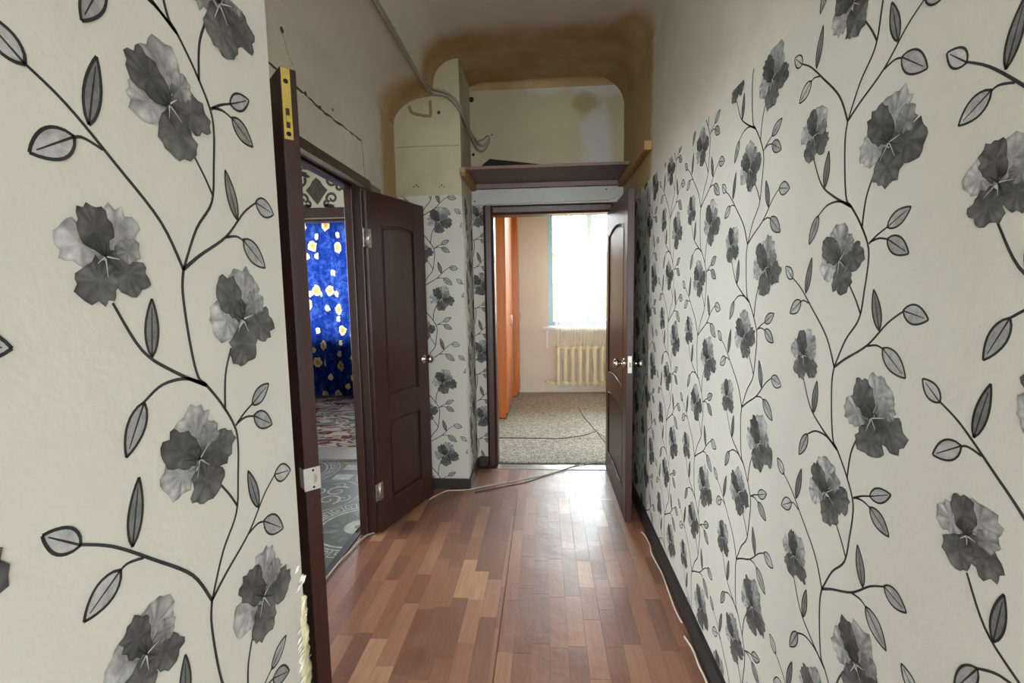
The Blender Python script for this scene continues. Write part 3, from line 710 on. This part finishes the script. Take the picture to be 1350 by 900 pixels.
# ------------------------------------------------------------------ cables
c1 = MB().tube([(-0.742, 1.2, 2.705), (-0.742, 1.9, 2.703), (-0.740, 2.5, 2.704), (-0.742, 2.95, 2.700), (-0.735, 3.18, 2.735), (-0.72, 3.215, 2.735), (-0.66, 3.215, 2.72), (-0.60, 3.215, 2.685), (-0.553, 3.21, 2.63), (-0.535, 3.30, 2.60), (-0.53, 3.45, 2.56), (-0.50, 3.60, 2.52), (-0.47, 3.66, 2.50), (-0.43, 3.665, 2.515), (-0.405, 3.665, 2.555)], 0.010, 8, 6).build('ceiling_cable', M['cable'], smooth=True)
tag(c1, 'grey cable running along the ceiling ridge to the far wall', 'cable')
c2 = MB().tube([(-0.744, 1.2, 2.692), (-0.744, 2.2, 2.690), (-0.742, 2.9, 2.688), (-0.73, 3.17, 2.70), (-0.70, 3.212, 2.70), (-0.62, 3.212, 2.68), (-0.552, 3.212, 2.60), (-0.53, 3.40, 2.55), (-0.50, 3.62, 2.48), (-0.46, 3.66, 2.46), (-0.43, 3.665, 2.485), (-0.41, 3.665, 2.53)], 0.008, 8, 6).build('ceiling_cable', M['cable'], smooth=True)
tag(c2, 'dark thinner cable hanging under the grey ceiling cable', 'cable')
c4 = MB().tube([(-0.50, 3.662, 2.53), (-0.45, 3.664, 2.545), (-0.42, 3.664, 2.57), (-0.40, 3.664, 2.56)], 0.003, 6, 6).build('wire_end', M['black_wire'], smooth=True)
tag(c4, 'short black bare wire end curling on the cream plaster', 'wire')
fw = [([(-1.003, 2.610, 0.03), (-1.000, 2.575, 0.006), (-1.035, 2.535, 0.006), (-1.055, 2.46, 0.009), (-1.065, 2.36, 0.009), (-1.08, 2.237, 0.009), (-1.08, 1.95, 0.009), (-1.06, 1.7, 0.008)], 0.004, 'white_wire', 'dusty white wire lying along the double door threshold'),
      ([(-0.79, 3.02, 0.005), (-0.74, 3.11, 0.005), (-0.69, 3.165, 0.005), (-0.561, 3.185, 0.005), (-0.437, 3.25, 0.005), (-0.223, 3.355, 0.005), (0.0, 3.48, 0.005), (0.14, 3.585, 0.008), (0.245, 3.663, 0.012), (0.40, 3.73, 0.013), (0.60, 3.86, 0.013), (0.62, 4.2, 0.013), (0.50, 4.6, 0.013)], 0.0035, 'white_wire', 'pale wire crossing from the pier to the far threshold'),
      ([(-0.50, 3.14, 0.004), (-0.427, 3.178, 0.004), (-0.30, 3.25, 0.004), (-0.165, 3.319, 0.004), (-0.02, 3.44, 0.004), (0.12, 3.547, 0.008), (0.24, 3.64, 0.0145), (0.42, 3.76, 0.012)], 0.0028, 'black_wire', 'thin black wire crossing the floor at the far threshold'),
      ([(0.550, 2.63, 0.007), (0.560, 2.59, 0.007), (0.5640, 2.53, 0.007), (0.5655, 2.48, 0.007), (0.555, 2.40, 0.007), (0.566, 2.23, 0.007), (0.562, 2.094, 0.007), (0.558, 1.962, 0.007), (0.563, 1.88, 0.007)], 0.004, 'white_wire', 'white wire along the black baseboard before the open arched door'),
      ([(0.550, 1.80, 0.007), (0.562, 1.731, 0.007), (0.560, 1.65, 0.007), (0.563, 1.581, 0.007), (0.56, 1.3, 0.007), (0.563, 1.0, 0.007)], 0.0045, 'white_wire', 'white wire end by the baseboard on the bare plank floor')]
for pts, r, m, lab in fw:
    o = MB().tube(pts, r, 7, 6).build('floor_wire', M[m], smooth=True); tag(o, lab, 'wire')

# ------------------------------------------------------------------ far room
for i, (y0, y1, lab) in enumerate(((3.74, 4.36, 'grey looped carpet strip just inside the far doorway'), (4.37, 6.47, 'large grey looped carpet reaching the radiator'))):
    o = B(-0.99, 2.39, y0, y1, -0.012, 0.008).build('carpet', M['carpet'], bevel=0.003); tag(o, lab, 'carpet')
ks = MB().tube([(-0.60, 4.372, 0.0105), (-0.35, 4.372, 0.0105), (0.0, 4.365, 0.0105), (0.12, 4.36, 0.0105), (0.35, 4.45, 0.0105), (0.52, 4.62, 0.0105)], 0.004, 6, 6).build('floor_wire', M['black_wire'], smooth=True); tag(ks, 'black wire along the seam of the far room carpet', 'wire')
ks = MB().tube([(0.40, 5.55, 0.0105), (0.42, 5.2, 0.0105), (0.50, 4.62, 0.0105), (0.56, 4.15, 0.0105), (0.60, 3.9, 0.0105)], 0.0035, 6, 6).build('floor_wire', M['black_wire'], smooth=True); tag(ks, 'dark wire running lengthwise over the far room carpet', 'wire')
def wardrobe(label, x1, y0, y1, h):
    wd = thing('wardrobe', label, 'wardrobe', ((x1-1.0)/2, (y0+y1)/2, 0.008), group='orange wardrobes of the far room')
    def loc(mb):
        for i, v in enumerate(mb.v): mb.v[i] = (v[0]-wd.location[0], v[1]-wd.location[1], v[2])
        return mb
    loc(B(-0.99, x1-0.02, y0+0.01, y1-0.01, 0.0, 0.06)).build('plinth', M['black_base'], wd)
    for y in (y0, y1-0.018): loc(B(-0.99, x1-0.02, y, y+0.018, 0.01, h)).build('side_panel', M['wardrobe'], wd, bevel=0.002)
    loc(B(-0.99, -0.975, y0+0.018, y1-0.018, 0.06, h)).build('back_panel', M['wardrobe'], wd)
    loc(B(-0.975, x1-0.02, y0+0.018, y1-0.018, h-0.02, h)).build('top_panel', M['wardrobe'], wd)
    ym = (y0+y1)/2
    for a, b, hy in ((y0+0.002, ym-0.002, ym-0.04), (ym+0.002, y1-0.002, ym+0.04)):
        dr = loc(B(x1-0.019, x1, a, b, 0.065, h-0.004)).build('door', M['wardrobe'], wd, bevel=0.002)
        loc(MB().tube([(x1, hy, 1.0), (x1+0.02, hy, 1.01), (x1+0.02, hy, 1.11), (x1, hy, 1.12)], 0.004, 6, 3)).build('handle', M['steel'], dr, smooth=True)
    return wd
wardrobe('tall orange-brown wardrobe nearer the far doorway', -0.410, 5.06, 6.12, 2.42)
wd2 = wardrobe('slim orange-brown wardrobe standing against the window wall', -0.345, 6.16, 6.45, 2.42)

def window(name, label, x0, x1, z0, z1, y, inward, mull, mat):
    wn = thing(name, label, 'window', ((x0+x1)/2, y, z0), kind='structure')
    def loc(mb):
        for i, v in enumerate(mb.v): mb.v[i] = (v[0]-wn.location[0], v[1]-y, v[2]-z0)
        return mb
    t = 0.035
    for a, b, c, d in ((x0, x0+0.07, z0, z1), (x1-0.07, x1, z0, z1), (x0+0.07, x1-0.07, z0, z0+0.07), (x0+0.07, x1-0.07, z1-0.07, z1)):
        loc(B(a, b, y-t, y+t, c, d)).build('window_frame', mat, wn, bevel=0.004)
    xs = [x0+0.07]+[m for m in mull]+[x1-0.07]
    for m in mull: loc(B(m-0.04, m+0.04, y-t, y+t, z0+0.07, z1-0.07)).build('mullion', mat, wn, bevel=0.004)
    for a, b in zip(xs[:-1], xs[1:]):
        loc(B(a, b, y-0.003, y+0.003, z0+0.06, z1-0.06)).build('pane', M['glass'], wn)
    return wn
w1 = window('window_1', 'bright far room window with pale blue frame', 0.05, 2.29, 0.92, 2.64, 6.60, -1, (0.62, 1.45), M['blue_frame'])
struct('trim_3', B(-0.03, 2.32, 6.33, 6.56, 0.885, 0.92), M['white_paint'], 'white window sill above the cream radiator', 'window sill', bevel=0.005)
struct('trim_4', B(0.015, 0.055, 6.452, 6.48, 0.62, 0.885), M['white_paint'], 'small pale block under the window sill', 'trim', bevel=0.003)
window('window_2', 'curtained window of the room with blue roses', -3.9, -2.1, 0.87, 2.51, 6.56, -1, (-3.0,), M['white_paint'])
w3 = window('window_6', 'side window of the dim room with patterned linoleum', -0.7, 0.7, 0.9, 2.4, 0, -1, (0.0,), M['white_paint'])
w3.location = (-3.42, 2.3, 0.9); w3.rotation_euler = (0, 0, math.pi/2)
window('window_added_fill_corner', 'added hall window beside the corner, fill for the right wall', -3.0, -1.4, 0.65, 2.45, -3.22, 1, (-2.2,), M['white_paint'])  # unseen window, added to bring fill daylight onto the right wall
window('window_4', 'wide window of the hall behind the corridor', -1.15, 1.15, 0.65, 2.45, -3.22, 1, (-0.4, 0.4), M['white_paint'])
window('window_added_fill_side', 'added hall window beside the wide one, fill for the left wall', 1.45, 3.15, 0.65, 2.45, -3.22, 1, (2.3,), M['white_paint'])  # unseen window, added to bring fill daylight onto the left wall

rad = thing('radiator', 'cream cast-iron radiator below the far window', 'radiator', (0.13, 6.39, 0.1))
sec = MB()
for sy in (-0.045, 0.045):
    sec.tube([(0, sy, 0.02), (0, sy, 0.08), (0, sy, 0.30), (0, sy, 0.50), (0, sy, 0.56)], [0.018, 0.028, 0.027, 0.028, 0.018], 10)
for z in (0.05, 0.53):
    sec.tube([(0, -0.06, z), (0, 0.06, z)], [0.030, 0.030], 10); sec.tube([(-0.049, 0, z), (0.049, 0, z)], 0.026, 10)
sec.tube([(0, -0.045, 0.005), (0, -0.045, 0.03)], [0.006, 0.02], 10)
secm = sec.mesh('section', M['cream'], True)
for i in range(10):
    o = bpy.data.objects.new('section', secm); o.location = (0.05+0.098*i, 0, 0); link(o, rad)
MB().tube([(-0.02, 0, 0.05), (-0.08, 0, 0.05), (-0.10, 0.0, 0.06), (-0.12, 0.06, 0.06)], 0.014, 10, 4).build('supply_pipe', M['cream'], rad, smooth=True)
MB().lathe([(-0.03, 0.0), (-0.03, 0.02), (0.0, 0.024), (0.03, 0.02), (0.03, 0.0)], (-0.035, 0, 0.05), 'x', 12).build('valve', M['cream'], rad, smooth=True)
for x in (0.05, 0.932):
    MB().box(x-0.012, x+0.012, 0.03, 0.085, 0.55, 0.57).build('bracket', M['cream'], rad)

def cloth(name, mat, x0, x1, z1, hem, y, amp, wl, label, cat, uvs=False, seed=1, thick=0.0):
    rd = random.Random(seed); nx = int((x1-x0)/0.008); nz = 24
    ph = [rd.uniform(0, 6.28) for _ in range(4)]
    me = bpy.data.meshes.new(name); vs = []; fs = []; arc = []; s_ = 0; px = None
    for i in range(nx+1):
        x = x0+(x1-x0)*i/nx
        d = amp*(math.sin(x*2*math.pi/wl+ph[0])*0.6+math.sin(x*2*math.pi/(wl*0.61)+ph[1])*0.3+math.sin(x*2*math.pi/(wl*2.3)+ph[2])*0.35)
        if px: s_ += math.hypot(x-px[0], d-px[1])
        px = (x, d); arc.append(s_)
        for j in range(nz+1):
            t = j/nz; zb = hem(x); vs.append((x, y+d*(0.55+0.55*t), z1+(zb-z1)*t))
    for i in range(nx):
        for j in range(nz):
            a = i*(nz+1)+j; fs.append((a, a+1, a+nz+2, a+nz+1))
    me.from_pydata(vs, [], fs); me.materials.append(mat)
    for p in me.polygons: p.use_smooth = True
    uv = me.uv_layers.new(name='UVMap')
    for l in me.loops:
        i = l.vertex_index//(nz+1); uv.data[l.index].uv = (arc[i], vs[l.vertex_index][2])
    o = bpy.data.objects.new(name, me); link(o); tag(o, label, cat)
    return o
cloth('tulle_curtain', M['tulle'], 0.14, 2.30, 2.72, lambda x: 0.17+0.035*math.sin((x-0.05)*9.5), 6.262, 0.016, 0.12, 'thin cream tulle curtain before the bright window and radiator', 'curtain', seed=3)
cr = MB().tube([(-0.1, 6.262, 2.735), (2.36, 6.262, 2.735)], 0.012, 10).build('curtain_rod', M['white_paint'], smooth=True); tag(cr, 'white rod carrying the tulle curtain', 'curtain rod')
cloth('blue_curtain', M['blue_curtain'], -4.15, -2.36, 2.66, lambda x: 0.02, 6.20, 0.03, 0.22, 'blue curtain with golden roses glowing from the window behind', 'curtain', seed=8)
cr = MB().tube([(-4.3, 6.20, 2.675), (-1.5, 6.20, 2.675)], 0.014, 10).build('curtain_rod', M['frame'], smooth=True); tag(cr, 'dark rod carrying the blue rose curtain', 'curtain rod')

# outside building
bld = thing('apartment_building', 'pale ochre building seen through the far tulle curtain', 'building', (3, 17, -3.2))
MB().box(-9, 9, 0, 6, 0, 6.0).build('wall', M['facade'], bld)
for z in (5.95,): MB().box(-9.1, 9.1, -0.35, 6.1, z, z+0.3).build('cornice', M['white_paint'], bld)
for ix in range(-4, 5):
    for z in (1.0, 3.3):
        wn_ = MB().box(ix*1.9-0.95, ix*1.9+0.1, -0.05, 0.0, z, z+1.7).build('window', M['white_paint'], bld)
        for q in (0, 1): MB().box(ix*1.9-0.88+q*0.48, ix*1.9-0.46+q*0.48, -0.06, -0.05, z+0.08, z+1.62).build('pane', M['facade_orange'], wn_)

# ------------------------------------------------------------------ rooms on the left
lin = B(-3.19, -1.125, 1.01, 3.74, -0.012, 0.0).build('patterned_linoleum', M['lino_grey']); tag(lin, 'dark grey linoleum with Greek key medallions behind the double door', 'linoleum')
P = Print(lambda u, v, o: (u, v, o), (-3.18, -1.13, 1.02, 3.73))
TL_, TM_ = 0.38, 0.20
def ringp(c, r, w_, tone, lay, n=40, a0=0, a1=2*math.pi):
    pts = [(c[0]+r*math.cos(a0+(a1-a0)*i/n), c[1]+r*math.sin(a0+(a1-a0)*i/n)) for i in range(n+1)]
    P.line(pts, w_, w_, tone, lay, 0)
def greek_ring(c, r0, r1, n, tone):
    da = 2*math.pi/n
    def pt(k, t, f): a = (k+t)*da; r = r0+(r1-r0)*f; return (c[0]+r*math.cos(a), c[1]+r*math.sin(a))
    for k in range(n):
        path = [(0, 0), (0, 1), (0.78, 1), (0.78, 0.3), (0.36, 0.3), (0.36, 0.62), (0.56, 0.62)]
        P.line([pt(k, t, f) for t, f in path], 0.011, 0.011, tone, 2, 0)
        P.line([pt(k, 0.0, 0), pt(k, 0.5, 0), pt(k, 1.0, 0)], 0.011, 0.011, tone, 2, 0)
def scroll(c, R, a0, turns, tone, sg=1):
    pts = []
    for i in range(22):
        t = i/21; a = a0+sg*turns*2*math.pi*t; r = R*(1-t*0.86); pts.append((c[0]+r*math.cos(a), c[1]+r*math.sin(a)))
    P.line(pts, 0.022*R/0.1, 0.010*R/0.1, tone, 3, 0)
rdl = random.Random(2)
for ix in range(-3, 1):
    for iy in range(-2, 3):
        c = (-1.13+ix*0.86, 2.64+iy*0.86)
        ringp(c, 0.235, 0.014, TL_, 2); greek_ring(c, 0.265, 0.335, 22, TL_)
        for i in range(14):
            a = i*2*math.pi/14; P.leaf((c[0]+0.10*math.cos(a), c[1]+0.10*math.sin(a)), (c[0]+0.20*math.cos(a), c[1]+0.20*math.sin(a)), 0.05, TM_*0.8, 0.10, 0.005, True)
        ringp(c, 0.055, 0.06, TL_, 3, 24)
        d = (c[0]-0.43, c[1]+0.43)
        for k in range(4):
            a = k*math.pi/2+0.78
            scroll((d[0]+0.10*math.cos(a), d[1]+0.10*math.sin(a)), 0.085, a, 1.3, TL_); scroll((d[0]+0.17*math.cos(a+0.5), d[1]+0.17*math.sin(a+0.5)), 0.055, a+2, 1.2, TL_, -1)
        ringp(d, 0.255, 0.010, TL_*0.8, 2)
        for k in range(4):
            a = k*math.pi/2
            P.poly([(d[0]+0.30*math.cos(a+e)*f, d[1]+0.30*math.sin(a+e)*f) for e, f in ((-0.25, 0.95), (0.25, 0.95), (0.18, 1.3), (-0.18, 1.3))], [TL_]*4, 1)
P.build(lin, 'printed_ornament', M['damask_print'])
th = MB().box(-2.75, -1.40, 3.745, 4.05, -0.01, 0.018).build('threshold_plank', M['plank_pale'], bevel=0.004); tag(th, 'pale grey worn plank lying in the inner doorway', 'plank')
rg = B(-4.2, -1.3, 4.06, 6.12, -0.012, 0.006).build('patterned_rug', M['rug'], bevel=0.003); tag(rg, 'multicoloured rug on the floor before the blue curtain', 'rug')
fi = thing('inner_door_frame', 'dark brown frame of the inner doorway under damask wallpaper', 'door frame', (-2.07, 3.95, 0), kind='structure')
fpart('head_casing', MB().box(-2.84, -1.31, 3.93, 3.95, 2.045, 2.128), root=fi)
fpart('casing', MB().box(-2.84, -2.745, 3.93, 3.95, 0, 2.045), root=fi); fpart('casing', MB().box(-1.405, -1.31, 3.93, 3.95, 0, 2.045), root=fi)
fpart('lining', MB().box(-2.75, -1.40, 3.95, 4.07, 2.02, 2.04), root=fi)
# damask print
def damask(clip):
  P = Print(lambda u, v, o: (u, 3.95-o, v), clip)
  for ix in range(6):
      for iz in range(-9, 3):
          c = (-1.905-0.44*(ix-2)+(0.22 if iz % 2 else 0), 2.275+0.27*iz); g = 0.085
          P.poly([(c[0]+x, c[1]+z) for x, z in ((-0.095, 0), (-0.055, 0.04), (-0.035, 0.075), (0, 0.105), (0.035, 0.075), (0.055, 0.04), (0.095, 0), (0.055, -0.05), (0.03, -0.085), (0, -0.12), (-0.03, -0.085), (-0.055, -0.05))], [g]*12, 2)
          for sg in (-1, 1):
              for (dx, dz, R, a0, tr) in ((0.14, 0.075, 0.05, 2.5, 1.1), (0.13, -0.07, 0.05, 3.4, -1.1), (0.20, 0.02, 0.035, 1.0, 1.2), (0.08, -0.115, 0.03, 0.5, 1.0)):
                  pts = []
                  for i in range(18):
                      t = i/17; a = a0+tr*2*math.pi*t; r = R*(1-0.8*t); pts.append((c[0]+sg*(dx+r*math.cos(a)), c[1]+dz+r*math.sin(a)))
                  P.line(pts, 0.024, 0.018, g, 3, 0)
              P.leaf((c[0]+sg*0.05, c[1]+0.11), (c[0]+sg*0.13, c[1]+0.13), 0.03, g, g, 0)
              P.leaf((c[0]+sg*0.05, c[1]-0.13), (c[0]+sg*0.15, c[1]-0.13), 0.035, g, g, 0)
  P.build(wall_damask, 'damask_print', M['damask_print'])
for clip in ((-3.18, -1.13, 2.13, 2.94), (-3.18, -2.845, 0.02, 2.13), (-1.305, -1.13, 0.02, 2.13)): damask(clip)
